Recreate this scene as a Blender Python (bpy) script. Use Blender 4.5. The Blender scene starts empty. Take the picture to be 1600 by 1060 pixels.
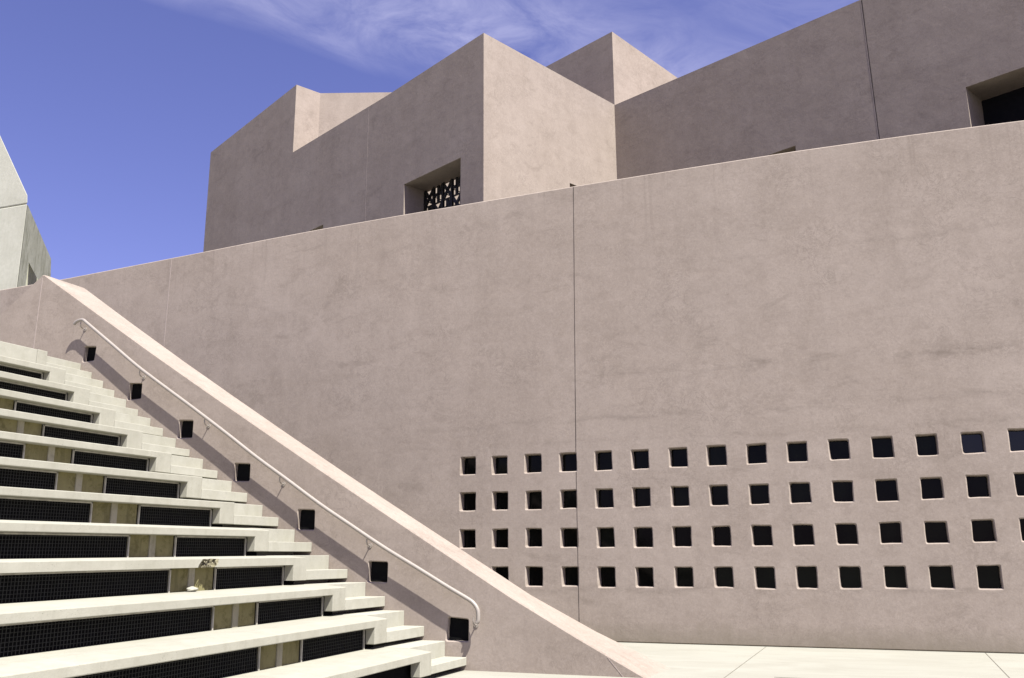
import bpy, bmesh, math, random
from mathutils import Vector, Matrix, noise
random.seed(7)
D = bpy.data
scene = bpy.context.scene
COL = scene.collection
rad = math.radians

# ------------------------------------------------------------------ node helpers
def new_mat(name):
    m = D.materials.new(name); m.use_nodes = True
    nt = m.node_tree; nt.nodes.clear()
    out = nt.nodes.new('ShaderNodeOutputMaterial')
    b = nt.nodes.new('ShaderNodeBsdfPrincipled')
    nt.links.new(b.outputs[0], out.inputs[0])
    return m, nt, b
def N(nt, typ, **kw):
    n = nt.nodes.new(typ)
    for k, v in kw.items():
        if k.startswith('i_'):
            key = k[2:]
            n.inputs[int(key) if key.isdigit() else key].default_value = v
        else:
            setattr(n, k, v)
    return n
def L(nt, a, b): nt.links.new(a, b)
def coords(nt, scale=(1, 1, 1), loc=(0, 0, 0), rot=(0, 0, 0)):
    g = N(nt, 'ShaderNodeNewGeometry')
    mp = N(nt, 'ShaderNodeMapping'); mp.inputs['Scale'].default_value = scale
    mp.inputs['Location'].default_value = loc; mp.inputs['Rotation'].default_value = rot
    L(nt, g.outputs['Position'], mp.inputs['Vector'])
    return mp.outputs[0]
def noise_tex(nt, vec, scale, detail=6, rough=.55, dist=0.0):
    n = N(nt, 'ShaderNodeTexNoise'); n.inputs['Scale'].default_value = scale
    n.inputs['Detail'].default_value = detail; n.inputs['Roughness'].default_value = rough
    n.inputs['Distortion'].default_value = dist
    L(nt, vec, n.inputs['Vector'])
    return n.outputs['Fac']
def remap(nt, v, a, b, c, d):
    m = N(nt, 'ShaderNodeMapRange'); L(nt, v, m.inputs['Value'])
    for k, x in zip(('From Min', 'From Max', 'To Min', 'To Max'), (a, b, c, d)): m.inputs[k].default_value = x
    return m.outputs['Result']
def mth(nt, op, a, b=None, c=None):
    m = N(nt, 'ShaderNodeMath', operation=op)
    for i, v in enumerate((a, b, c)):
        if v is None: continue
        if isinstance(v, (int, float)): m.inputs[i].default_value = v
        else: L(nt, v, m.inputs[i])
    return m.outputs[0]
def mixc(nt, fac, a, b, mode='MIX'):
    m = N(nt, 'ShaderNodeMix', data_type='RGBA', blend_type=mode)
    if isinstance(fac, (int, float)): m.inputs[0].default_value = fac
    else: L(nt, fac, m.inputs[0])
    for i, v in ((6, a), (7, b)):
        if isinstance(v, tuple): m.inputs[i].default_value = (*v, 1)
        else: L(nt, v, m.inputs[i])
    return m.outputs[2]
def bump(nt, b, h, strength, dist):
    n = N(nt, 'ShaderNodeBump'); n.inputs['Strength'].default_value = strength; n.inputs['Distance'].default_value = dist
    L(nt, h, n.inputs['Height']); L(nt, n.outputs[0], b.inputs['Normal'])

def stucco(name, base, dark, light, seed=0.0, bs=1.0, foot=False):
    m, nt, b = new_mat(name)
    P = coords(nt, loc=(seed, seed * 2, seed))
    PV = coords(nt, scale=(1.3, 1.3, .16), loc=(seed, 0, 3))
    PH = coords(nt, scale=(.35, .35, 1.5), loc=(1, seed, 0))
    big = remap(nt, noise_tex(nt, P, .35, 5, .6), .3, .7, 0, 1)
    med = remap(nt, noise_tex(nt, P, 1.7, 8, .68, .6), .36, .68, 0, 1)
    trow = remap(nt, noise_tex(nt, P, 5.5, 6, .7, 1.6), .40, .66, 0, 1)
    strk = remap(nt, noise_tex(nt, PV, 1.6, 7, .65), .42, .72, 0, 1)
    hor = remap(nt, noise_tex(nt, PH, 1.1, 8, .7, .8), .50, .72, 0, 1)
    fine = remap(nt, noise_tex(nt, P, 26, 6, .75), .3, .7, 0, 1)
    spk = remap(nt, noise_tex(nt, P, 11, 4, .8, .4), .64, .73, 0, 1)
    c = mixc(nt, mth(nt, 'MULTIPLY', big, .75), base, light)
    c = mixc(nt, mth(nt, 'MULTIPLY', med, .34), c, dark)
    c = mixc(nt, mth(nt, 'MULTIPLY', strk, .30), c, dark)
    c = mixc(nt, mth(nt, 'MULTIPLY', hor, .38), c, dark)
    c = mixc(nt, mth(nt, 'MULTIPLY', trow, .36), c, light)
    c = mixc(nt, mth(nt, 'MULTIPLY', fine, .34), c, dark)
    gr = remap(nt, noise_tex(nt, P, 30, 5, .8), .50, .68, 0, 1)
    c = mixc(nt, mth(nt, 'MULTIPLY', gr, .26), c, tuple(min(1, x * 1.12) for x in light))
    gd = remap(nt, noise_tex(nt, coords(nt, loc=(seed + 7, 2, 4)), 21, 5, .8), .54, .70, 0, 1)
    c = mixc(nt, mth(nt, 'MULTIPLY', gd, .26), c, tuple(x * .8 for x in dark))
    l2 = noise_tex(nt, coords(nt, loc=(seed, 9, 2)), 4.5, 8, .75, .9)
    l2 = remap(nt, mth(nt, 'ABSOLUTE', mth(nt, 'SUBTRACT', l2, .52)), 0, .018, 1, 0)
    lq = remap(nt, noise_tex(nt, coords(nt, loc=(seed, 3, 8)), 1.0, 4, .6), .47, .60, 0, 1)
    c = mixc(nt, mth(nt, 'MULTIPLY', mth(nt, 'MULTIPLY', l2, lq), .35), c, tuple(x * 1.15 for x in light))
    # hairline trowel marks: thin contour lines of a warped noise, only in patches
    ln = noise_tex(nt, P, 2.6, 9, .72, 1.2)
    ln = remap(nt, mth(nt, 'ABSOLUTE', mth(nt, 'SUBTRACT', ln, .5)), 0, .022, 1, 0)
    lp = remap(nt, noise_tex(nt, P, .8, 4, .6), .48, .62, 0, 1)
    c = mixc(nt, mth(nt, 'MULTIPLY', mth(nt, 'MULTIPLY', ln, lp), .42), c, tuple(x * .8 for x in dark))
    # weathered patches with ragged borders
    wp = remap(nt, noise_tex(nt, coords(nt, scale=(.6, .6, 1.0), loc=(seed, 5, 1)), 1.25, 12, .74, .7), .565, .64, 0, 1)
    c = mixc(nt, mth(nt, 'MULTIPLY', wp, .30), c, tuple(x * .86 for x in dark))
    c = mixc(nt, mth(nt, 'MULTIPLY', mth(nt, 'MULTIPLY', spk, med), .45), c, tuple(x * .6 for x in dark))
    if foot:      # plaster lift lines: ragged horizontal day-work stains
        szb = N(nt, 'ShaderNodeSeparateXYZ'); L(nt, coords(nt), szb.inputs[0])
        for z0_, wd2, amt, x0_ in ((4.85, .18, .42, -5.0), (4.05, .10, .35, -8.0), (6.9, .10, .26, -6.0), (.92, .10, .38, -9.0), (3.62, .06, .28, -12.0)):
            wob = mth(nt, 'MULTIPLY', mth(nt, 'SUBTRACT', noise_tex(nt, coords(nt, loc=(z0_, 0, 0)), .9, 8, .7), .5), .5)
            dd = mth(nt, 'ABSOLUTE', mth(nt, 'SUBTRACT', mth(nt, 'ADD', szb.outputs['Z'], wob), z0_))
            band = remap(nt, dd, 0, wd2, 1, 0)
            pat = remap(nt, noise_tex(nt, coords(nt, scale=(.7, .7, 2.4), loc=(2, z0_, 0)), 1.7, 9, .75, .5), .46, .62, 0, 1)
            xr = remap(nt, szb.outputs['X'], x0_ - 1.5, x0_ + 1.5, .15, 1)
            c = mixc(nt, mth(nt, 'MULTIPLY', mth(nt, 'MULTIPLY', band, pat), mth(nt, 'MULTIPLY', xr, amt)), c, tuple(x * .72 for x in dark))
        # faint drip runs below the row of openings and the parapet
        dr = remap(nt, noise_tex(nt, coords(nt, scale=(3.2, 3.2, .10)), 1.8, 6, .7), .56, .70, 0, 1)
        topm = remap(nt, szb.outputs['Z'], 6.8, 8.8, 0, 1)
        c = mixc(nt, mth(nt, 'MULTIPLY', mth(nt, 'MULTIPLY', dr, topm), .35), c, tuple(x * .9 for x in dark))
        # splash-back stain along the foot of the wall
        sz = N(nt, 'ShaderNodeSeparateXYZ'); L(nt, coords(nt), sz.inputs[0])
        zz = mth(nt, 'ADD', sz.outputs['Z'], mth(nt, 'MULTIPLY', noise_tex(nt, coords(nt, scale=(1, 1, .3)), 2.4, 8, .7), -.55))
        c = mixc(nt, mth(nt, 'MULTIPLY', remap(nt, zz, -.28, .10, 1, 0), .55), c, (.14, .122, .085))
    L(nt, c, b.inputs['Base Color'])
    b.inputs['Roughness'].default_value = .92
    b.inputs['Specular IOR Level'].default_value = .15
    h = mth(nt, 'ADD', mth(nt, 'MULTIPLY', noise_tex(nt, P, 4.0, 5, .62, .5), .55), mth(nt, 'MULTIPLY', noise_tex(nt, P, 38, 5, .7), .16))
    h = mth(nt, 'ADD', h, mth(nt, 'MULTIPLY', noise_tex(nt, P, 1.1, 3, .5), 1.5))
    bump(nt, b, h, .30 * bs, .020)
    return m

def concrete(name, base, dark, stain, streak=.5, pits=.5, moss=0.0, bs=1.0, seed=0.0):
    m, nt, b = new_mat(name)
    P = coords(nt, loc=(seed, seed, 0)); PV = coords(nt, scale=(4, 4, .6), loc=(seed, 0, 0))
    big = remap(nt, noise_tex(nt, P, .9, 7, .62, .5), .32, .7, 0, 1)
    med = remap(nt, noise_tex(nt, P, 6, 7, .7, .4), .38, .66, 0, 1)
    fine = remap(nt, noise_tex(nt, P, 60, 4, .7), .3, .7, 0, 1)
    sv = remap(nt, noise_tex(nt, PV, 1.5, 6, .7), .48, .72, 0, 1)
    c = mixc(nt, mth(nt, 'MULTIPLY', big, .5), base, dark)
    c = mixc(nt, mth(nt, 'MULTIPLY', med, .45), c, dark)
    c = mixc(nt, mth(nt, 'MULTIPLY', fine, .22), c, dark)
    g = N(nt, 'ShaderNodeNewGeometry'); sx = N(nt, 'ShaderNodeSeparateXYZ'); L(nt, g.outputs['Normal'], sx.inputs[0])
    vert = remap(nt, mth(nt, 'ABSOLUTE', sx.outputs['Z']), .3, .7, 1, 0)
    c = mixc(nt, mth(nt, 'MULTIPLY', mth(nt, 'MULTIPLY', sv, vert), streak), c, stain)
    if moss:
        mo = remap(nt, noise_tex(nt, P, 5.5, 8, .78, .3), .50, .62, 0, 1)
        c = mixc(nt, mth(nt, 'MULTIPLY', mo, moss), c, (.085, .075, .028))
    vo = N(nt, 'ShaderNodeTexVoronoi'); vo.inputs['Scale'].default_value = 44; vo.inputs['Randomness'].default_value = 1
    L(nt, P, vo.inputs['Vector'])
    pit = remap(nt, vo.outputs['Distance'], .06, .17, 1, 0)
    pm = remap(nt, noise_tex(nt, P, 3.1, 4, .6), .47, .60, 0, 1)
    pit = mth(nt, 'MULTIPLY', pit, pm)
    c = mixc(nt, mth(nt, 'MULTIPLY', pit, min(1, pits * 1.4)), c, tuple(x * .32 for x in dark))
    L(nt, c, b.inputs['Base Color'])
    b.inputs['Roughness'].default_value = .9; b.inputs['Specular IOR Level'].default_value = .2
    h = mth(nt, 'ADD', mth(nt, 'MULTIPLY', noise_tex(nt, P, 7, 6, .7), .7), mth(nt, 'MULTIPLY', noise_tex(nt, P, 60, 4, .7), .2))
    h = mth(nt, 'SUBTRACT', h, mth(nt, 'MULTIPLY', pit, .5))
    bump(nt, b, h, .4 * bs, .012)
    return m
def plain(name, col, rough=.6, metal=0.0, spec=.4, var=.15, sc=9):
    m, nt, b = new_mat(name)
    P = coords(nt); n = remap(nt, noise_tex(nt, P, sc, 5, .65), .3, .7, 0, 1)
    c = mixc(nt, n, tuple(x * (1 - var) for x in col), tuple(min(1, x * (1 + var)) for x in col))
    L(nt, c, b.inputs['Base Color'])
    b.inputs['Roughness'].default_value = rough; b.inputs['Metallic'].default_value = metal
    b.inputs['Specular IOR Level'].default_value = spec
    return m

ST = dict(base=(.260, .216, .178), dark=(.166, .135, .109), light=(.322, .275, .234))
M_STUC = stucco('stucco_wall', foot=True, **ST)
M_STUC2 = stucco('stucco_tower', seed=11.0, **ST)
M_STUC3 = stucco('stucco_stair_wall', seed=23.0, **ST)
M_CONC = concrete('pale_concrete', (.312, .304, .250), (.225, .217, .172), (.155, .144, .105), streak=.22, pits=.7)
M_STEP = concrete('step_concrete', (.338, .330, .274), (.242, .235, .190), (.22, .21, .155), streak=.3, pits=.5, seed=5)
M_INF = concrete('mossy_block', (.205, .184, .088), (.135, .120, .055), (.06, .052, .024), streak=.6, pits=1.0, moss=.7)
M_STRIPE = concrete('block_rib', (.31, .29, .215), (.24, .22, .16), (.12, .11, .07), streak=.5, pits=1.0, moss=.25, seed=3)
M_RAW = concrete('board_concrete', (.46, .455, .38), (.33, .325, .26), (.25, .26, .19), streak=.22, pits=.6, seed=9, bs=1.3)
M_RAWS = concrete('board_concrete_streaked', (.42, .415, .32), (.27, .265, .19), (.15, .15, .095), streak=.9, pits=.4, seed=14, bs=1.3)
M_RUB = concrete('broken_concrete', (.27, .25, .18), (.12, .105, .06), (.07, .06, .035), streak=.3, pits=.9, moss=.45, seed=31, bs=2.0)
M_DARK = plain('cavity_shade_black', (.008, .008, .008), .95, spec=0.0)  # near-black: the shade of deep cavities put into the colour
M_MESH = plain('grille_wire', (.026, .026, .024), .7, spec=.2)
M_FRAME = plain('galvanised_frame', (.31, .295, .25), .55, spec=.4, var=.3)
M_RAIL = plain('painted_handrail', (.245, .218, .188), .42, spec=.5, var=.06)
M_SEAL = plain('joint_sealant', (.05, .038, .032), .8, var=.2)
M_SEALL = plain('pale_joint', (.285, .238, .208), .9, var=.1)
M_LATT = plain('black_lattice', (.012, .011, .010), .5, spec=.3)
M_SILL = plain('dark_screen', (.01, .01, .012), .9, spec=0.0)
def glass():
    m, nt, b = new_mat('window_glass')
    P = coords(nt); n = remap(nt, noise_tex(nt, P, 1.3, 3, .5), .35, .65, 0, 1)
    c = mixc(nt, n, (.003, .003, .003), (.007, .008, .006)); L(nt, c, b.inputs['Base Color'])
    b.inputs['Roughness'].default_value = .07; b.inputs['IOR'].default_value = 1.4; b.inputs['Specular IOR Level'].default_value = .12
    return m
M_GLASS = glass()
M_GLASS2 = M_GLASS.copy(); M_GLASS2.name = 'clean_window_glass'
for n_ in M_GLASS2.node_tree.nodes:
    if n_.type == 'BSDF_PRINCIPLED': n_.inputs['Specular IOR Level'].default_value = .25; n_.inputs['IOR'].default_value = 1.6; n_.inputs['Roughness'].default_value = .02
def ground_mat():
    m, nt, b = new_mat('plaza_concrete')
    P = coords(nt)
    big = remap(nt, noise_tex(nt, P, .5, 7, .6, .8), .35, .65, 0, 1)
    st = remap(nt, noise_tex(nt, coords(nt, scale=(.5, 1.6, 1)), 1.2, 7, .7, 1), .45, .7, 0, 1)
    fine = remap(nt, noise_tex(nt, P, 30, 4, .7), .3, .7, 0, 1)
    spot = remap(nt, noise_tex(nt, P, 9, 2, .5), .73, .76, 0, 1)
    c = mixc(nt, mth(nt, 'MULTIPLY', big, .5), (.276, .271, .228), (.232, .226, .186))
    c = mixc(nt, mth(nt, 'MULTIPLY', st, .5), c, (.205, .192, .155))
    c = mixc(nt, mth(nt, 'MULTIPLY', fine, .14), c, (.19, .18, .145))
    c = mixc(nt, mth(nt, 'MULTIPLY', spot, .5), c, (.25, .22, .16))
    L(nt, c, b.inputs['Base Color']); b.inputs['Roughness'].default_value = .85
    b.inputs['Specular IOR Level'].default_value = .2
    bump(nt, b, noise_tex(nt, P, 20, 5, .7), .15, .006)
    return m
M_GROUND = ground_mat()

# ------------------------------------------------------------------ object helpers
def link(name, bm, mat, parent=None, bevel=0.0, seg=2, ang=40, smooth=False, recalc=True):
    if recalc: bmesh.ops.recalc_face_normals(bm, faces=bm.faces)
    me = D.meshes.new(name); bm.to_mesh(me); bm.free()
    o = D.objects.new(name, me); COL.objects.link(o)
    me.materials.append(mat)
    if smooth:
        for p in me.polygons: p.use_smooth = True
    if bevel:
        b = o.modifiers.new('bevel', 'BEVEL'); b.width = bevel; b.segments = seg; b.limit_method = 'ANGLE'; b.angle_limit = rad(ang)
        b.use_clamp_overlap = True
    if parent: o.parent = parent
    return o
def thing(name, label, cat, group=None):
    o = D.objects.new(name, None); COL.objects.link(o); o.empty_display_size = .2
    o['label'] = label; o['category'] = cat
    if group: o['group'] = group
    return o
def box(bm, x0, x1, y0, y1, z0, z1, fn=None):
    vs = [bm.verts.new((x, y, z)) for z in (z0, z1) for (x, y) in ((x0, y0), (x1, y0), (x1, y1), (x0, y1))]
    if fn:
        for v in vs: v.co = fn(v.co)
    for f in ((0, 3, 2, 1), (4, 5, 6, 7), (0, 1, 5, 4), (1, 2, 6, 5), (2, 3, 7, 6), (3, 0, 4, 7)):
        bm.faces.new([vs[i] for i in f])
def bar(bm, a, b, w, h, up=Vector((0, 0, 1))):
    a, b = Vector(a), Vector(b); d = (b - a).normalized(); s = d.cross(up)
    if s.length < 1e-4: s = Vector((1, 0, 0))
    s.normalize(); u = s.cross(d)
    vs = []
    for p in (a, b):
        for i, j in ((-1, -1), (1, -1), (1, 1), (-1, 1)): vs.append(bm.verts.new(p + s * i * w / 2 + u * j * h / 2))
    for f in ((0, 3, 2, 1), (4, 5, 6, 7), (0, 1, 5, 4), (1, 2, 6, 5), (2, 3, 7, 6), (3, 0, 4, 7)):
        bm.faces.new([vs[i] for i in f])
def prism_plan(plan, ztop, zbot=0.0):
    """vertical prism over a plan polygon; ztop may differ per corner"""
    bm = bmesh.new()
    lo = [bm.verts.new((x, y, zbot)) for x, y in plan]
    hi = [bm.verts.new((x, y, z)) for (x, y), z in zip(plan, ztop)]
    n = len(plan)
    for i in range(n):
        j = (i + 1) % n; bm.faces.new((lo[i], lo[j], hi[j], hi[i]))
    bm.faces.new(lo[::-1]); bm.faces.new(hi)
    return bm
def tmp(bm):
    bmesh.ops.recalc_face_normals(bm, faces=bm.faces)
    me = D.meshes.new('tmp'); bm.to_mesh(me); bm.free(); o = D.objects.new('tmp', me); COL.objects.link(o); return o
def boolean(base, ops):
    """bake union / difference of temporary solids into base's mesh"""
    for o, op in ops:
        m = base.modifiers.new('b', 'BOOLEAN'); m.operation = op; m.object = o; m.solver = 'EXACT'
    dg = bpy.context.evaluated_depsgraph_get(); dg.update()
    me = D.meshes.new_from_object(base.evaluated_get(dg))
    base.modifiers.clear(); base.data = me
    for o, _ in ops: D.objects.remove(o)
    return base
def tube(bm, pts, r, seg=14):
    rings = []
    P = [Vector(p) for p in pts]
    for i, p in enumerate(P):
        t = (P[min(i + 1, len(P) - 1)] - P[max(i - 1, 0)]).normalized()
        s = t.cross(Vector((0, 1, 0)))
        if s.length < .05: s = t.cross(Vector((0, 0, 1)))
        s.normalize(); u = s.cross(t).normalized()
        rings.append([bm.verts.new(p + (s * math.cos(a) + u * math.sin(a)) * r) for a in [2 * math.pi * k / seg for k in range(seg)]])
    for a, b in zip(rings, rings[1:]):
        for k in range(seg): bm.faces.new((a[k], a[(k + 1) % seg], b[(k + 1) % seg], b[k]))
    bm.faces.new(rings[0][::-1]); bm.faces.new(rings[-1])
def catmull(pts, n=6):
    out = []
    P = [Vector(p) for p in pts]; P = [2 * P[0] - P[1]] + P + [2 * P[-1] - P[-2]]
    for i in range(1, len(P) - 2):
        for k in range(n):
            t = k / n; a, b, c, d = P[i - 1], P[i], P[i + 1], P[i + 2]
            out.append(.5 * ((2 * b) + (c - a) * t + (2 * a - 5 * b + 4 * c - d) * t * t + (3 * b - a - 3 * c + d) * t ** 3))
    out.append(P[-2]); return out

# ------------------------------------------------------------------ ground
YA = 16.69
bm = bmesh.new(); R_ = 400
vs = [bm.verts.new(p) for p in ((-R_, -R_, 0), (R_, -R_, 0), (R_, R_, 0), (-R_, R_, 0))]; bm.faces.new(vs)
g = link('plaza_ground', bm, M_GROUND); g['kind'] = 'structure'
bm = bmesh.new()
for x in (-2.08, 1.235, 4.55, 7.9):
    box(bm, x - .0045, x + .0045, -12, YA - .02, -.004, .004)
for y in (-4.1, -.8, 2.5, 5.8, 9.1, 12.6): box(bm, -1.5 if y > 5 else -5, 14, y - .006, y + .006, -.004, .0045)
g = link('plaza_joints', bm, plain('plaza_joint', (.13, .12, .095), .9, var=.3)); g['kind'] = 'structure'

# ------------------------------------------------------------------ perforated wall (plane y = YA)
wall_t = thing('perforated_wall', 'long tall mauve brown stucco wall pierced by four rows of small square windows, standing on the pale plaza', 'wall')
topx = [(-27.5, 8.36), (-24, 8.43), (-21.3, 8.49), (-18.9, 8.53), (-16.6, 8.605), (-14.66, 8.67), (-12.9, 8.735), (-11.35, 8.78), (-9.3, 8.81), (-7.32, 8.828), (-5.38, 8.84), (-3.2, 8.845), (-.98, 8.84), (1, 8.80), (2.81, 8.74), (6, 8.6), (12, 8.4)]
def top_z(x):
    for (a, za), (b, zb) in zip(topx, topx[1:]):
        if a <= x <= b: return za + (zb - za) * (x - a) / (b - a)
    return topx[-1][1]
colx = [-7.63, -6.943, -6.249, -5.538, -4.837, -4.131, -3.424, -2.727, -2.03, -1.342, -.645, .043, .733, 1.421, 2.115, 2.81, 3.51]
rowz = {0: [3.268, 3.252, 3.254, 3.248, 3.247, 3.240, 3.244, 3.247, 3.249, 3.250, 3.255, 3.260, 3.264, 3.271, 3.28, 3.29, 3.30],
        1: [2.565, 2.562, 2.552, 2.556, 2.548, 2.551, 2.547, 2.544, 2.541, 2.546, 2.546, 2.545, 2.554, 2.563, 2.572, 2.58, 2.59],
        2: [1.851, 1.848, 1.851, 1.842, 1.838, 1.829, 1.831, 1.832, 1.834, 1.835, 1.840, 1.846, 1.846, 1.860, 1.866, 1.87, 1.88],
        3: [1.14, 1.14, 1.139, 1.140, 1.130, 1.132, 1.133, 1.134, 1.125, 1.132, 1.133, 1.140, 1.141, 1.143, 1.147, 1.15, 1.15]}
xe = [-7.98] + [(a + b) / 2 for a, b in zip(colx, colx[1:])] + [3.86]
xleft = [-27.5, -24, -21.3, -18.9, -16.6, -14.66, -12.9, -11.35, -9.3]
xs = xleft + xe + [6, 12]
zs = [0.0, .78, 1.49, 2.197, 2.905, 3.62]
bm = bmesh.new()
vg = {}
def gv(i, j):
    if (i, j) not in vg:
        z = zs[j] if j < len(zs) else top_z(xs[i])
        vg[(i, j)] = bm.verts.new((xs[i], YA, z))
    return vg[(i, j)]
DEP = .20
panes = []
for i in range(len(xs) - 1):
    for j in range(6):
        cs = [gv(i, j), gv(i + 1, j), gv(i + 1, j + 1), gv(i, j + 1)]
        ci = i - len(xleft)
        if 0 <= ci < len(colx) and 1 <= j <= 4:
            row = 4 - j; cx, cz = colx[ci], rowz[row][ci]
            w, h, r = .160 + random.uniform(-.006, .006), .172 + random.uniform(-.005, .005), .030
            cen = [(-w, -h), (w, -h), (w, h), (-w, h)]
            cen = [(x + random.uniform(-.006, .006), z + random.uniform(-.005, .005)) for x, z in cen]
            ring = []
            for k, (x, z) in enumerate(cen):
                sx, sz = (-1, 1, 1, -1)[k], (-1, -1, 1, 1)[k]
                a0 = (180, 270, 0, 90)[k]; corner = []
                rr = r * random.uniform(.7, 1.3)
                for q in range(5):
                    a = rad(a0 + q * 22.5)
                    corner.append(bm.verts.new((cx + x - sx * rr + rr * math.cos(a), YA, cz + z - sz * rr + rr * math.sin(a))))
                ring.append(corner)
            # sagging plaster edges: one middle vertex per side
            mids = []
            for k in range(4):
                a, b2 = ring[k][-1].co, ring[(k + 1) % 4][0].co
                o = (random.uniform(-.005, .004)); n = ((0, -1), (1, 0), (0, 1), (-1, 0))[k]
                mids.append(bm.verts.new(((a.x + b2.x) / 2 + n[0] * o, YA, (a.z + b2.z) / 2 + n[1] * o)))
            for k in range(4):
                c0, c1 = cs[k], cs[(k + 1) % 4]
                bm.faces.new([c0, c1, ring[(k + 1) % 4][0], mids[k], ring[k][-1]])
                for q in range(4): bm.faces.new([cs[k], ring[k][q + 1], ring[k][q]])
            loop = []
            for k in range(4): loop += ring[k] + [mids[k]]
            cxx = sum(v.co.x for v in loop) / len(loop); czz = sum(v.co.z for v in loop) / len(loop)
            back = [bm.verts.new((cxx + (v.co.x - cxx) * .97, YA + DEP, czz + (v.co.z - czz) * .97)) for v in loop]
            for q in range(len(loop)):
                q2 = (q + 1) % len(loop)
                bm.faces.new([loop[q], loop[q2], back[q2], back[q]])
            panes.append((cxx, czz, ci, row))
        else:
            bm.faces.new(cs)
# top and back of the wall
nT = 6
tops = [gv(i, nT) for i in range(len(xs))]
tb = [bm.verts.new((v.co.x, YA + .45, v.co.z)) for v in tops]
bb = [bm.verts.new((v.co.x, YA + .45, 0)) for v in tops]
bots = [gv(i, 0) for i in range(len(xs))]
for i in range(len(xs) - 1):
    bm.faces.new((tops[i], tops[i + 1], tb[i + 1], tb[i])); bm.faces.new((tb[i], tb[i + 1], bb[i + 1], bb[i]))
    bm.faces.new((bots[i], bb[i], bb[i + 1], bots[i + 1]))
for i in (0, len(xs) - 1): bm.faces.new([gv(i, j) for j in range(7)] + [tb[i], bb[i]])
link('wall', bm, M_STUC, wall_t, bevel=.021, seg=1, ang=58)
for (x, z, ci, row) in panes:
    bm = bmesh.new(); box(bm, x - .19, x + .19, YA + DEP - .018, YA + DEP - .006, z - .2, z + .2)
    link('window_pane', bm, M_GLASS2 if (row == 0 and ci in (13, 14)) else M_GLASS, wall_t)
def seam(name, p0, p1, w, mat, parent, nrm):
    """thin sealant strip between p0 and p1, standing 3 mm proud of the face"""
    bm = bmesh.new(); n = Vector(nrm).normalized()
    pts = [Vector(p0).lerp(Vector(p1), t / 24) for t in range(25)]
    side = (Vector(p1) - Vector(p0)).cross(n).normalized()
    L0, L1 = [], []
    for p in pts:
        ww = w * random.uniform(.75, 1.2)
        off = side * random.uniform(-.1, .1) * w
        L0.append([bm.verts.new(p + off - side * ww / 2 + n * k) for k in (-.01, .003)])
        L1.append([bm.verts.new(p + off + side * ww / 2 + n * k) for k in (-.01, .003)])
    for a, b, c, d in zip(L0, L0[1:], L1, L1[1:]):
        bm.faces.new((a[1], b[1], d[1], c[1])); bm.faces.new((a[0], b[0], b[1], a[1])); bm.faces.new((c[0], d[0], d[1], c[1]))
    return link(name, bm, mat, parent)
seam('expansion_joint', (-5.30, YA, 8.82), (-5.372, YA, 3.43), .012, M_SEAL, wall_t, (0, -1, 0))
seam('expansion_joint', (-5.374, YA, 3.06), (-5.382, YA, .01), .011, M_SEAL, wall_t, (0, -1, 0))
seam('expansion_joint', (-15.58, YA, 8.60), (-15.61, YA, 4.9), .02, M_SEALL, wall_t, (0, -1, 0))

# ------------------------------------------------------------------ stucco building behind
Cd = Vector((-.91114, .41209, 0)); Dd = Vector((.41209, .91114, 0))
P1 = Vector((-10.055, 23.0, 0)); P2 = Vector((-7.507, 28.61, 0)); Q1 = Vector((-20.15, 27.566, 0)); Q0 = Vector((-26.80, 30.575, 0))
def at(p, c, d): return p + Cd * c + Dd * d
def xy(*v): return [(p.x, p.y) for p in v]
bt = thing('stucco_building', 'mauve brown stucco building of stepped flat roofed blocks rising behind the long perforated wall', 'building')
s12 = (P2 - P1).dot(Dd); s1q = (Q1 - P1).dot(Cd)
low = tmp(prism_plan(xy(P1, at(P1, s1q * .45, 0), at(P1, s1q + .3, 0), at(P1, s1q + .3, s12 + .3), at(P1, 0, s12 + .3)), [17.07, 16.90, 16.88, 16.7, 16.87]))
Q2 = at(Q1, 0, 1.09)
d90 = Vector((.9286, .3711, 0)); Q3 = Q2 + d90 * 5.5
cq = (Q1 - Q0).length
high = tmp(prism_plan(xy(Q0, Q1, Q2, Q3, Q3 + Dd * 5, at(Q0, 0, 9)), [19.35, 19.78, 19.81, 19.85, 19.6, 19.2]))
tower = tmp(prism_plan(xy(P2, at(P2, 0, 5.5), at(P2, 5, 5.5), at(P2, 5, 0)), [19.73, 19.25, 19.2, 19.72]))
b2 = tmp(prism_plan(xy(at(P2, .3, 0), P2, at(P2, -9.05, 0), at(P2, -22, 0), at(P2, -22, 9), at(P2, .3, 9)), [16.87, 16.86, 16.67, 16.1, 16.0, 16.6]))
def cutter(o, c0, c1, d0, d1, z0, z1):
    return tmp(prism_plan(xy(at(o, c0, d0), at(o, c1, d0), at(o, c1, d1), at(o, c0, d1)), [z1] * 4, z0))
cuts = []
def csolve(o, x): return (x - o.x) / Cd.x
w1a, w1b = csolve(P1, -11.0), csolve(P1, -13.565)
cuts.append(cutter(P1, w1a, w1b, -.5, 1.1, 11.5, 13.31))
cuts.append(cutter(P1, w1a - .35, 6.6, .97, 5.3, 10.5, 18.5))     # light court behind the screen
cuts.append(cutter(P1, csolve(P1, -17.93), csolve(P1, -19.6), -.5, .8, 12.0, 13.24))
w2a, w2b = csolve(P2, 6.0), csolve(P2, 2.86)
cuts.append(cutter(P2, w2a, w2b, -.5, 1.08, 11.0, 13.0))
cuts.append(cutter(P2, csolve(P2, -1.46), csolve(P2, -3.1), -.5, .8, 11.8, 13.04))
cuts.append(cutter(P1, -.5, .5, 3.75, 4.16, 12.3, 13.245))
body = boolean(low, [(high, 'UNION'), (tower, 'UNION'), (b2, 'UNION')] + [(c, 'DIFFERENCE') for c in cuts])
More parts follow.
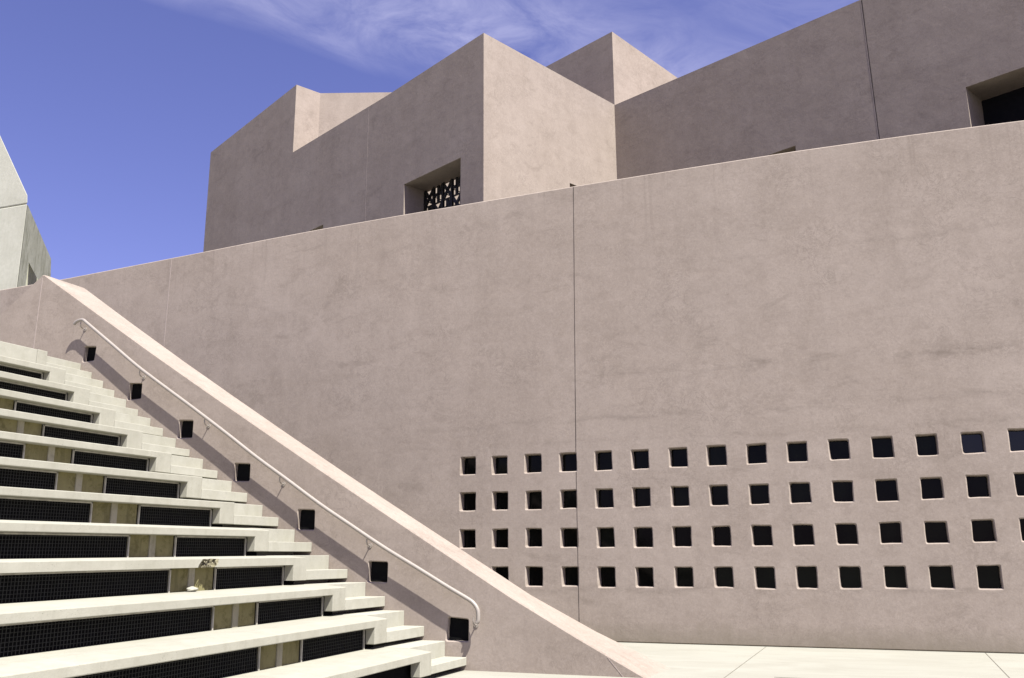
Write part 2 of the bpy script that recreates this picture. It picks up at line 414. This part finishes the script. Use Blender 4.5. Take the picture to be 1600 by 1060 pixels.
body.name = 'wall'; body.data.name = 'wall'; body.data.materials.clear(); body.data.materials.append(M_STUC2); body.parent = bt
for p in body.data.polygons: p.material_index = 0
bv = body.modifiers.new('bevel', 'BEVEL'); bv.width = .028; bv.segments = 3; bv.limit_method = 'ANGLE'; bv.angle_limit = rad(40)
# lattice screen in the big opening
win = D.objects.new('window', None); COL.objects.link(win); win.parent = bt
bm = bmesh.new()
dL = .86
def LP(c, z, d=dL): v = at(P1, c, d); v.z = z; return v
nb = 6; span = (w1b - w1a - .04) / nb; H0, H1 = 11.52, 13.29
for k in range(nb + 1): bar(bm, LP(w1a + .02 + k * span, H0), LP(w1a + .02 + k * span, H1), .085, .08, Vector((Cd.x, Cd.y, 0)))
cell = .59
for k in range(nb):
    a, b = w1a + .02 + k * span, w1a + .02 + (k + 1) * span
    for r_ in range(3):
        z0 = H0 + r_ * cell; z1 = z0 + cell; cm, zm = (a + b) / 2, (z0 + z1) / 2
        ends = [(a, z0), (b, z0), (b, z1), (a, z1)] if (k + r_) % 2 else [(a, zm), (b, zm), (cm, z0), (cm, z1), (a, z1)]
        for (c_, z_) in ends: bar(bm, LP(cm, zm), LP(c_, z_), .10, .05, Dd)
        bar(bm, LP(a, z0), LP(b, z0), .045, .05, Dd)
        bar(bm, LP(a, z0, dL + .05), LP(b, z0 + cell * .45, dL + .05), .03, .03, Dd)
link('lattice_screen', bm, M_LATT, win)
for (c0, c1, z0, z1, o, d) in ((w2a - .0, w2b + .0, 11.0, 13.0, P2, 1.06), (csolve(P1, -17.93), csolve(P1, -19.6), 12, 13.24, P1, .78), (csolve(P2, -1.46), csolve(P2, -3.1), 11.8, 13.04, P2, .78)):
    bm = bmesh.new()
    q = [at(o, c0 + .001, d), at(o, c1 - .001, d), at(o, c1 - .001, d + .01), at(o, c0 + .001, d + .01)]
    lo = [bm.verts.new((v.x, v.y, z0 + .002)) for v in q]; hi = [bm.verts.new((v.x, v.y, z1 - .002)) for v in q]
    for k in range(4): bm.faces.new((lo[k], lo[(k + 1) % 4], hi[(k + 1) % 4], hi[k]))
    bm.faces.new(lo); bm.faces.new(hi)
    link('window_pane', bm, M_SILL, bt)
j1 = at(P1, csolve(P1, -15.53), 0); seam('expansion_joint', (j1.x, j1.y, 16.86), (j1.x, j1.y, 10), .010, M_SEALL, bt, -Dd)
j2 = at(P2, csolve(P2, .74), 0); seam('expansion_joint', (j2.x - .06, j2.y + .027, 16.64), (j2.x + .055, j2.y - .025, 10.5), .030, M_SEAL, bt, -Dd)
seam('expansion_joint', (j2.x - .084, j2.y + .038, 16.64), (j2.x + .031, j2.y - .014, 10.5), .014, M_SEALL, bt, -Dd)

# ------------------------------------------------------------------ raw concrete building, far left
rt = thing('concrete_tower', 'pale green grey raw concrete tower with a steep raking top and streaked flank, far left', 'building')
E0 = Vector((-34.71, 28, 0)); e = Vector((.954, -.30, 0)); F0 = E0 + e * 3.17
bm = bmesh.new()
fr = [(-50, 28, 2), (-34.71, 28, 2), (-34.71, 28, 17.15), (-50, 28, 17.15 + .02)]
# lower block
def solid(front, off):
    bm = bmesh.new(); a = [bm.verts.new(p) for p in front]; b = [bm.verts.new(Vector(p) + Vector(off)) for p in front]; n = len(a)
    for i in range(n): bm.faces.new((a[i], a[(i + 1) % n], b[(i + 1) % n], b[i]))
    bm.faces.new(a); bm.faces.new(b[::-1]); return bm
link('wall', solid([(-48, 28, 0), (-34.71, 28, 0), (-34.71, 28, 17.155), (-48, 28, 17.435)], (-5, 3.0, 0)), M_RAW, rt, bevel=.05)
link('upper_block', solid([(-48, 27.995, 17.455), (-34.70, 27.995, 17.17), (-34.76, 27.995, 17.58), (-37.07, 27.995, 21.0), (-43.5, 27.995, 30.5), (-48, 27.995, 30.5)], (-5, 3.0, 0)), M_RAW, rt, bevel=.05)
fl = tmp(solid([tuple(E0 + e * .02 + Vector((0, .02, 0))), tuple(F0 + e * .05), (F0.x + .04, F0.y - .01, 13.13), (F0.x - .06, F0.y, 13.87), (E0.x + .03, E0.y - .01, 17.1)], (-2.6, 1.5, 0)))
cutb = tmp(solid([(-33.92, 26.5, 12.4), (-32.3, 26.5, 12.4), (-32.75, 26.5, 13.15), (-33.86, 26.5, 14.2)], (0, 4.0, 0)))
fl = boolean(fl, [(cutb, 'DIFFERENCE')])
fl.name = 'flank_wall'; fl.data.name = 'flank_wall'; fl.data.materials.clear(); fl.data.materials.append(M_RAWS); fl.parent = rt
for p in fl.data.polygons: p.material_index = 0
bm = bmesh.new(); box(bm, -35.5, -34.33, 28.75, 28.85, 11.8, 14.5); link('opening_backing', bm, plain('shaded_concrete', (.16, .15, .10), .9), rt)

# ------------------------------------------------------------------ raking stair wall (front face y = YS)
YS = 12.0
st = thing('stair_wall', 'sloping mauve brown stucco parapet wall with a sunlit cap rising along the steps to a peak', 'wall')
topl = [(-21, 2.2), (-17.5, 4.52), (-15.24, 6.03), (-14.262, 6.69)]
slope = [(-14.20, 6.685), (-12.9, 5.86), (-11.5, 4.975), (-10.3, 4.235), (-9.203, 3.566), (-8.0, 2.838), (-6.9, 2.187), (-5.787, 1.531), (-4.819, .962), (-3.9, .465), (-3.04, .022), (-2.6, -.21)]
yb = [12.95, 12.86, 12.81, 12.78, 12.75, 12.735, 12.73, 12.73, 12.76, 12.88, 13.12, 13.2]
bm = bmesh.new()
pl = topl + slope; ybk = [12.95] * 4 + yb
f0 = [bm.verts.new((x, YS, z)) for x, z in pl]; f1 = [bm.verts.new((x, y, z + max(0, x + 4.4) * .022)) for (x, z), y in zip(pl, ybk)]
lo0 = [bm.verts.new((-21, YS, -.4)), bm.verts.new((-2.6, YS, -.4))]; lo1 = [bm.verts.new((-21, 12.95, -.4)), bm.verts.new((-2.6, 13.2, -.4))]
bm.faces.new([lo0[0]] + f0 + [lo0[1]]); bm.faces.new([lo1[0]] + f1 + [lo1[1]])
for i in range(len(pl) - 1): bm.faces.new((f0[i], f0[i + 1], f1[i + 1], f1[i]))
bm.faces.new((lo0[0], f0[0], f1[0], lo1[0])); bm.faces.new((lo0[1], f0[-1], f1[-1], lo1[1])); bm.faces.new(lo0 + lo1[::-1])
sw = tmp(bm)
ops_ = [[(-5.777, .690), (-5.468, .667), (-5.470, .378), (-5.802, .381)], [(-7.066, 1.448), (-6.756, 1.438), (-6.758, 1.151), (-7.079, 1.160)],
        [(-8.330, 2.224), (-8.036, 2.210), (-8.032, 1.917), (-8.346, 1.926)], [(-9.568, 2.979), (-9.276, 2.959), (-9.274, 2.690), (-9.581, 2.700)],
        [(-10.755, 3.742), (-10.470, 3.722), (-10.47, 3.439), (-10.765, 3.447)], [(-11.905, 4.455), (-11.628, 4.432), (-11.628, 4.170), (-11.915, 4.164)],
        [(-13.015, 5.205), (-12.750, 5.180), (-12.775, 4.932), (-13.028, 4.925)]]
cts = []
for q in ops_:
    b3 = bmesh.new(); cx = sum(p[0] for p in q) / 4; cz = sum(p[1] for p in q) / 4
    pts = []
    for k in range(4):     # soften the corners
        p, a, b = Vector(q[k]), Vector(q[k - 1]), Vector(q[(k + 1) % 4])
        pts += [p + (a - p).normalized() * .02, p + (a - p).normalized() * .006 + (b - p).normalized() * .006, p + (b - p).normalized() * .02]
    fa = [b3.verts.new((p.x, YS - .1, p.y)) for p in pts]; fb = [b3.verts.new((p.x, YS + .30, p.y)) for p in pts]
    n = len(pts)
    for i in range(n): b3.faces.new((fa[i], fa[(i + 1) % n], fb[(i + 1) % n], fb[i]))
    b3.faces.new(fa); b3.faces.new(fb[::-1]); cts.append((tmp(b3), 'DIFFERENCE'))
sw = boolean(sw, cts)
sw.name = 'wall'; sw.data.name = 'wall'; sw.data.materials.clear(); sw.data.materials.append(M_STUC3); sw.parent = st
for p in sw.data.polygons: p.material_index = 0
bv = sw.modifiers.new('bevel', 'BEVEL'); bv.width = .015; bv.segments = 1; bv.limit_method = 'ANGLE'; bv.angle_limit = rad(50)
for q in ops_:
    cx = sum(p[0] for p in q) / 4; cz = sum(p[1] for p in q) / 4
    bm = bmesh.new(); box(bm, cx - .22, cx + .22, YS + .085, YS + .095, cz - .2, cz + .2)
    link('opening_shade_sheet', bm, M_DARK, st)  # black sheet set shallow in each opening, stands in for its deep shade
seam('expansion_joint', (-14.243, YS, 6.64), (-14.272, YS, 4.8), .02, M_SEALL, st, (0, -1, 0))
seam('expansion_joint', (-3.50, YS, .235), (-3.27, YS, -.03), .010, M_SEALL, st, (0, -1, 0))

# ------------------------------------------------------------------ handrail
hr = thing('handrail', 'long cream painted tubular handrail on brackets running down the sloping stair wall', 'handrail')
YR = 11.872
pts = [(-13.185, YR, 5.605), (-13.13, YR, 5.645), (-13.05, YR, 5.665), (-12.97, YR, 5.655), (-12.87, YR, 5.585), (-12.2, YR, 5.110), (-11.533, YR, 4.64), (-10.407, YR, 3.925),
       (-9.7, YR, 3.468), (-9.076, YR, 3.052), (-8.45, YR, 2.66), (-7.863, YR, 2.288), (-7.3, YR, 1.96), (-6.751, YR, 1.645), (-6.2, YR, 1.355), (-5.724, YR, 1.100), (-5.42, YR, .945),
       (-5.33, YR, .885), (-5.275, YR, .81), (-5.262, YR, .73), (-5.265, YR, .665), (-5.285, YR, .63)]
bm = bmesh.new(); tube(bm, catmull(pts, 7), .0285, 18)
link('rail', bm, M_RAIL, hr, smooth=True)
for (x, zr) in ((-13.03, 5.63), (-11.57, 4.635), (-10.12, 3.715), (-8.60, 2.725), (-7.03, 1.78), (-5.33, .70)):
    bm = bmesh.new()
    d = -.02
    tube(bm, catmull([(x, YR, zr), (x - .005, YR + .005, zr - .06), (x - .012, YR + .04, zr - .095), (x - .015, YS - .004, zr - .105)], 5), .009, 10)
    # round wall plate
    tube(bm, [(x - .015, YS - .010, zr - .105), (x - .015, YS + .002, zr - .105)], .034, 18)
    link('bracket', bm, M_RAIL, hr)

# ------------------------------------------------------------------ tiers
Lx = [-5.489, -6.141, -6.777, -7.414, -8.054, -8.675, -9.285, -9.892, -10.484, -11.073, -11.647, -12.214, -12.778]
Lz = [.173, .567, .961, 1.340, 1.729, 2.110, 2.499, 2.873, 3.240, 3.621, 3.974, 4.347, 4.711]
Ux = [-5.817, -6.462, -7.104, -7.742, -8.369, -8.982, -9.597, -10.197, -10.788, -11.360, -11.93, -12.492, -13.057]
Uz = [.377, .769, 1.155, 1.539, 1.922, 2.303, 2.694, 3.071, 3.435, 3.808, 4.167, 4.534, 4.893]
zb = [.341, .732, 1.123, 1.508, 1.885, 2.284, 2.671, 3.049, 3.412, 3.780, 4.151, 4.522, 4.888]
sl = [.0105, .0105, .0085, .006, .0045, .006, .0075, .007, .002, -.001, -.001, .006, .010]
YE = 10.937; YL = -2.5; TH = .093; GAP = .055
stair = thing('staircase', 'narrow flight of pale concrete steps squeezed between the seating rows and the sloping stair wall', 'staircase')
for i in range(13):
    zlow = (Uz[i - 1] + GAP) if i else .068
    bm = bmesh.new()     # lower step slab, shadow gap below
    box(bm, Ux[i] - .03, Lx[i], YE + .004, YS - .003, zlow, Lz[i])
    link('step', bm, M_STEP, stair, bevel=.006, seg=2)
    bm = bmesh.new()     # upper step block
    xb = (Lx[i + 1] - .33) if i < 12 else -16.0
    box(bm, xb, Ux[i], YE + .004, YS - .003, Uz[i] - .62, Uz[i])
    link('step', bm, M_STEP, stair, bevel=.006, seg=2)

ords = ['lowest', 'second', 'third', 'fourth', 'fifth', 'sixth', 'seventh', 'eighth', 'ninth', 'tenth', 'eleventh', 'twelfth']
def bench_mesh(i, zleg):
    X = Lx[i]; Xb = (Lx[i + 1] - .20) if i < 12 else -16.0; s = sl[i]
    bm = bmesh.new()
    ft = lambda y: zb[i] + s * (y - YE); fu = lambda y: max(Uz[i] - .004, 0) + s * (y - YE)
    XG = X - .135; YI = 10.632; zs_ = lambda y: ft(y) - TH
    V = lambda x, y, z: bm.verts.new((x, y, z))
    a, b = V(X, YL, ft(YL)), V(X, YE, ft(YE)); c = V(X, YE, zleg); d = V(X, YI, zleg); e_ = V(X, YI, zs_(YI)); f = V(X, YL, zs_(YL))
    c2, d2, e2, g2 = V(XG, YE, zleg), V(XG, YI, zleg), V(XG, YI, zs_(YI)), V(XG, YE, zs_(YE))
    a1, b1 = V(X - .32, YL, fu(YL)), V(X - .32, YE, fu(YE)); a2, b2_ = V(Xb, YL, fu(YL)), V(Xb, YE, fu(YE))
    f3, g3 = V(Xb, YL, zs_(YL)), V(Xb, YE, zs_(YE)); e3 = V(Xb, YI, zs_(YI)); fI = f
    for q in ([a, b, c, d, e_, f], [b, c, c2, g2, g3, b2_, b1], [a, a1, a2, f3, f], [d, e_, e2, d2], [c2, d2, e2, g2], [c, d, d2, c2],
              [f, e_, e2, e3, f3], [e2, g2, g3, e3], [a, b, b1, a1], [a1, b1, b2_, a2], [a2, b2_, g3, e3, f3]): bm.faces.new(q)
    return bm
LABEL = {0: 'lowest concrete seating row, mostly cut off by the bottom edge of the photo',
 1: 'second concrete seating row from the bottom, grilles and mossy block below',
 2: 'third concrete seating row from the bottom, just below the row with the broken chipped edge',
 3: 'concrete seating row with a broken chipped front edge and crumbled spot above its mossy block',
 4: 'concrete seating row directly above the row with the broken chipped edge',
 5: 'sixth concrete seating row from the bottom of the tiered seating',
 6: 'seventh concrete seating row from the bottom, in the middle of the tiered seating',
 7: 'sixth concrete seating row counted down from the top of the tiered seating',
 8: 'fifth concrete seating row counted down from the top of the tiered seating',
 9: 'fourth concrete seating row counted down, uppermost to show a mossy block beneath',
 10: 'third concrete seating row counted down, long black grille without visible block',
 11: 'second highest concrete seating row, black grille slot right under the blank top row',
 12: 'highest concrete seating row, a solid blank weathered front without any grille'}
for i in range(13):
    t = thing('seating_row', LABEL[i], 'bench', 'tiered concrete seating rows')
    zleg = (Uz[i - 1] + GAP) if i else .06
    if i == 12:   # solid top block
        bm = bmesh.new(); s = sl[i]
        box(bm, -20, Lx[i], YL, 10.83, Uz[11] - .3, zb[i])
        for v in bm.verts:
            if v.co.z > 4.5: v.co.z += s * (v.co.y - 10.937)
        link('slab', bm, M_STEP, t, bevel=.008)
        bm = bmesh.new(); box(bm, -20, Lx[i] + .004, 10.834, 11.03, Uz[11] - .1, zb[i] + .004); link('end_leg', bm, M_CONC, t, bevel=.008)
        continue
    bm = bench_mesh(i, zleg)
    if i == 3:
        slab = tmp(bm)
        cc = bmesh.new(); bmesh.ops.create_icosphere(cc, subdivisions=3, radius=.105)
        for v in cc.verts:
            v.co *= 1 + .55 * noise.noise(v.co * 22); v.co.y *= 1.15
            v.co += Vector((Lx[3] + .018, 8.90, zb[3] - .100))
        c2 = bmesh.new(); bmesh.ops.create_icosphere(c2, subdivisions=3, radius=.08)
        for v in c2.verts:
            v.co *= 1 + .6 * noise.noise(v.co * 30 + Vector((3, 1, 0))); v.co += Vector((Lx[3] + .014, 9.03, zb[3] - .035))
        slab = boolean(slab, [(tmp(cc), 'DIFFERENCE'), (tmp(c2), 'DIFFERENCE')])
        slab.name = 'slab'; slab.data.name = 'slab'; slab.data.materials.clear(); slab.data.materials.append(M_CONC); slab.parent = t
        slab.data.materials.append(M_RUB)
        for p in slab.data.polygons:
            p.material_index = 1 if (p.area < .003 and abs(p.center.y - 8.95) < .3) else 0
        for k in range(14):      # crumbled aggregate left in the break
            rb = bmesh.new(); bmesh.ops.create_icosphere(rb, subdivisions=1, radius=random.uniform(.006, .017))
            off = Vector((Lx[3] - .045 + random.uniform(-.02, .015), 8.93 + random.uniform(-.085, .10), zb[3] - .07 + random.uniform(-.035, .03)))
            for v in rb.verts: v.co = v.co * (1 + .7 * noise.noise(v.co * 60 + off * 5)) + off
            link('loose_aggregate', rb, M_RUB, slab)
    else:
        link('slab', bm, M_CONC, t, bevel=.009, seg=2, ang=35)
    s = sl[i]; X = Lx[i]
    zbase = (Uz[i - 1] if i else 0) ; sp = sl[i - 1] if i else 0
    ztopf = lambda y: zb[i] - TH - .004 + s * (y - YE)
    zbotf = lambda y: zbase + .0 + sp * (y - YE)
    # black sheet standing in for the shade of the void behind the grilles
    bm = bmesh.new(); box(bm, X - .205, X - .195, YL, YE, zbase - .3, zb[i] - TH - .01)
    link('void_shade_sheet', bm, M_DARK, t)
    if i == 0:
        continue
    blocks = [(8.50, 9.235), (3.55, 4.28)]
    grs = [(9.245, 10.628), (4.29, 8.49), (YL + .1, 3.54)]
    for (y0, y1) in blocks:
        bm = bmesh.new(); box(bm, X - .40, X - .165, y0, y1, zbotf(y0) - .15, ztopf(y0) + .06)
        blk = link('infill_block', bm, M_INF, t, bevel=.006)
        ym = (y0 + y1) / 2 + random.uniform(-.04, .04)
        bm = bmesh.new(); box(bm, X - .2, X - .148, ym - .05, ym + .05, zbotf(ym) - .1, ztopf(ym) + .05)
        link('rib', bm, M_STRIPE, blk, bevel=.006)
    for (y0, y1) in grs:
        gr = bmesh.new(); XF = X - .150; w = .018
        q = lambda y, z: Vector((XF, y, z))
        bar(gr, q(y0, ztopf(y0) - w / 2), q(y1, ztopf(y1) - w / 2), .02, w)
        bar(gr, q(y0 + w / 2, zbotf(y0) - .03), q(y0 + w / 2, ztopf(y0)), w, .02, Vector((1, 0, 0))); bar(gr, q(y1 - w / 2, zbotf(y1) - .03), q(y1 - w / 2, ztopf(y1)), w, .02, Vector((1, 0, 0)))
        fo = link('grille_frame', gr, M_FRAME, t)
        gm = bmesh.new(); XM = XF - .012; pit = .038; wd = .0050
        n = int((y1 - y0) / pit)
        for k in range(1, n):
            y = y0 + k * (y1 - y0) / n + random.uniform(-.001, .001)
            bar(gm, (XM, y, zbotf(y) - .02), (XM, y, ztopf(y) - .01), wd, wd, Vector((1, 0, 0)))
        for k in range(1, 8):
            dz = k * pit * .98
            if dz > (ztopf(y1) - zbotf(y1)) - .015: break
            bar(gm, (XM - .004, y0 + .01, zbotf(y0) + dz), (XM - .004, y1 - .01, zbotf(y1) + dz), wd, wd)
        link('wire_grille', gm, M_MESH, t)

# fallen chunk lying on the third row under the break
bm = bmesh.new(); bmesh.ops.create_icosphere(bm, subdivisions=3, radius=.055)
for v in bm.verts:
    v.co *= 1 + .5 * noise.noise(v.co * 18 + Vector((5, 2, 1))); v.co.z = max(v.co.z * .62, -.025); v.co.y *= 1.25
ck = link('concrete_chunk', bm, M_CONC, None); ck.location = (Lx[3] - .055, 8.76, Uz[2] + .022 - .0085 * 2.1)
ck['label'] = 'small pale chunk of broken concrete lying on a seating row below the chipped edge'; ck['category'] = 'debris'

# ------------------------------------------------------------------ light
S_EL = rad(57.5)
sun_h = Vector((math.cos(rad(141.5 - 111.776)), math.cos(rad(141.5 - 21.776)), 0)).normalized()
sv = (sun_h * math.cos(S_EL) + Vector((0, 0, math.sin(S_EL)))).normalized()
ld = D.lights.new('sun', 'SUN'); ld.energy = 5.0; ld.angle = rad(.53); ld.color = (1.0, .972, .92)
lo = D.objects.new('sun', ld); COL.objects.link(lo); lo.rotation_euler = (-sv).to_track_quat('-Z', 'Y').to_euler(); lo.location = (8, -8, 20)

w = D.worlds.new('World'); scene.world = w; w.use_nodes = True; nt = w.node_tree; nt.nodes.clear()
out = N(nt, 'ShaderNodeOutputWorld'); bg = N(nt, 'ShaderNodeBackground'); L(nt, bg.outputs[0], out.inputs[0])
sky = N(nt, 'ShaderNodeTexSky', sky_type='NISHITA'); sky.sun_disc = False
sky.sun_elevation = S_EL; sky.sun_rotation = math.atan2(sv.x, sv.y); sky.air_density = 1.0; sky.dust_density = 1.0; sky.ozone_density = 2.0; sky.altitude = 300
bg.inputs['Strength'].default_value = .05
tc = N(nt, 'ShaderNodeTexCoord'); sp = N(nt, 'ShaderNodeSeparateXYZ'); L(nt, tc.outputs['Generated'], sp.inputs[0])
zc = mth(nt, 'MAXIMUM', sp.outputs['Z'], .02)
px = mth(nt, 'DIVIDE', sp.outputs['X'], zc); py = mth(nt, 'DIVIDE', sp.outputs['Y'], zc)
wv = mth(nt, 'SUBTRACT', mth(nt, 'MULTIPLY', px, .84), mth(nt, 'MULTIPLY', py, .54))
tv = mth(nt, 'ADD', mth(nt, 'MULTIPLY', px, .54), mth(nt, 'MULTIPLY', py, .84))
cb = N(nt, 'ShaderNodeCombineXYZ'); L(nt, mth(nt, 'MULTIPLY', wv, 2.6), cb.inputs[0]); L(nt, mth(nt, 'MULTIPLY', tv, 1.5), cb.inputs[1])
n1 = noise_tex(nt, cb.outputs[0], 2.2, 12, .66, .9)
n0 = noise_tex(nt, cb.outputs[0], 1.1, 4, .5, .3)
wd_ = mth(nt, 'ADD', wv, mth(nt, 'MULTIPLY', mth(nt, 'SUBTRACT', n0, .5), .28))
cr = N(nt, 'ShaderNodeValToRGB'); e_ = cr.color_ramp.elements
L(nt, remap(nt, wd_, -1.7, -.7, 0, 1), cr.inputs[0])
for pos, val in ((0.0, 0), (.11, .0), (.19, .60), (.30, 1.0), (.46, .85), (.58, .42), (.65, .20), (.74, .45), (.9, .5), (1.0, .3)):
    el = e_.new(pos); el.color = (val, val, val, 1)
e_.remove(e_[0]); 
cl = mth(nt, 'MULTIPLY', cr.outputs[0], remap(nt, n1, .28, .72, 0, 1))
cl = mth(nt, 'MULTIPLY', cl, .46)
tint = mixc(nt, 1.0, sky.outputs[0], (1.16, .90, 1.36), 'MULTIPLY')
c = mixc(nt, cl, tint, (7.2, 7.0, 9.2))
L(nt, c, bg.inputs['Color'])

# ------------------------------------------------------------------ camera
cam = D.cameras.new('camera'); co = D.objects.new('camera', cam); COL.objects.link(co); scene.camera = co
f_px, pitch, roll = 1433.668, rad(13.356435), rad(-.365397)
cam.sensor_width = 36; cam.lens = f_px / 1600 * 36; cam.clip_start = .1; cam.clip_end = 2000
Fh = Vector((math.cos(rad(-111.7757)), math.cos(rad(-21.7757)), 0)); R0 = Vector((math.cos(rad(90 - 111.7757)), math.cos(rad(90 - 21.7757)), 0))
F = Fh * math.cos(pitch) + Vector((0, 0, math.sin(pitch))); U0 = -Fh * math.sin(pitch) + Vector((0, 0, math.cos(pitch)))
cr_, sr_ = math.cos(roll), math.sin(roll)
Rt = R0 * cr_ + U0 * sr_; Up = U0 * cr_ - R0 * sr_
M = Matrix((Rt, Up, -F)).transposed().to_4x4(); M.translation = Vector((0, 0, 1.5)); co.matrix_world = M

scene.render.engine = 'CYCLES'
scene.view_settings.view_transform = 'Standard'; scene.view_settings.look = 'None'
scene.view_settings.exposure = 1.36; scene.view_settings.gamma = 1
scene.render.resolution_x, scene.render.resolution_y = 1024, 678
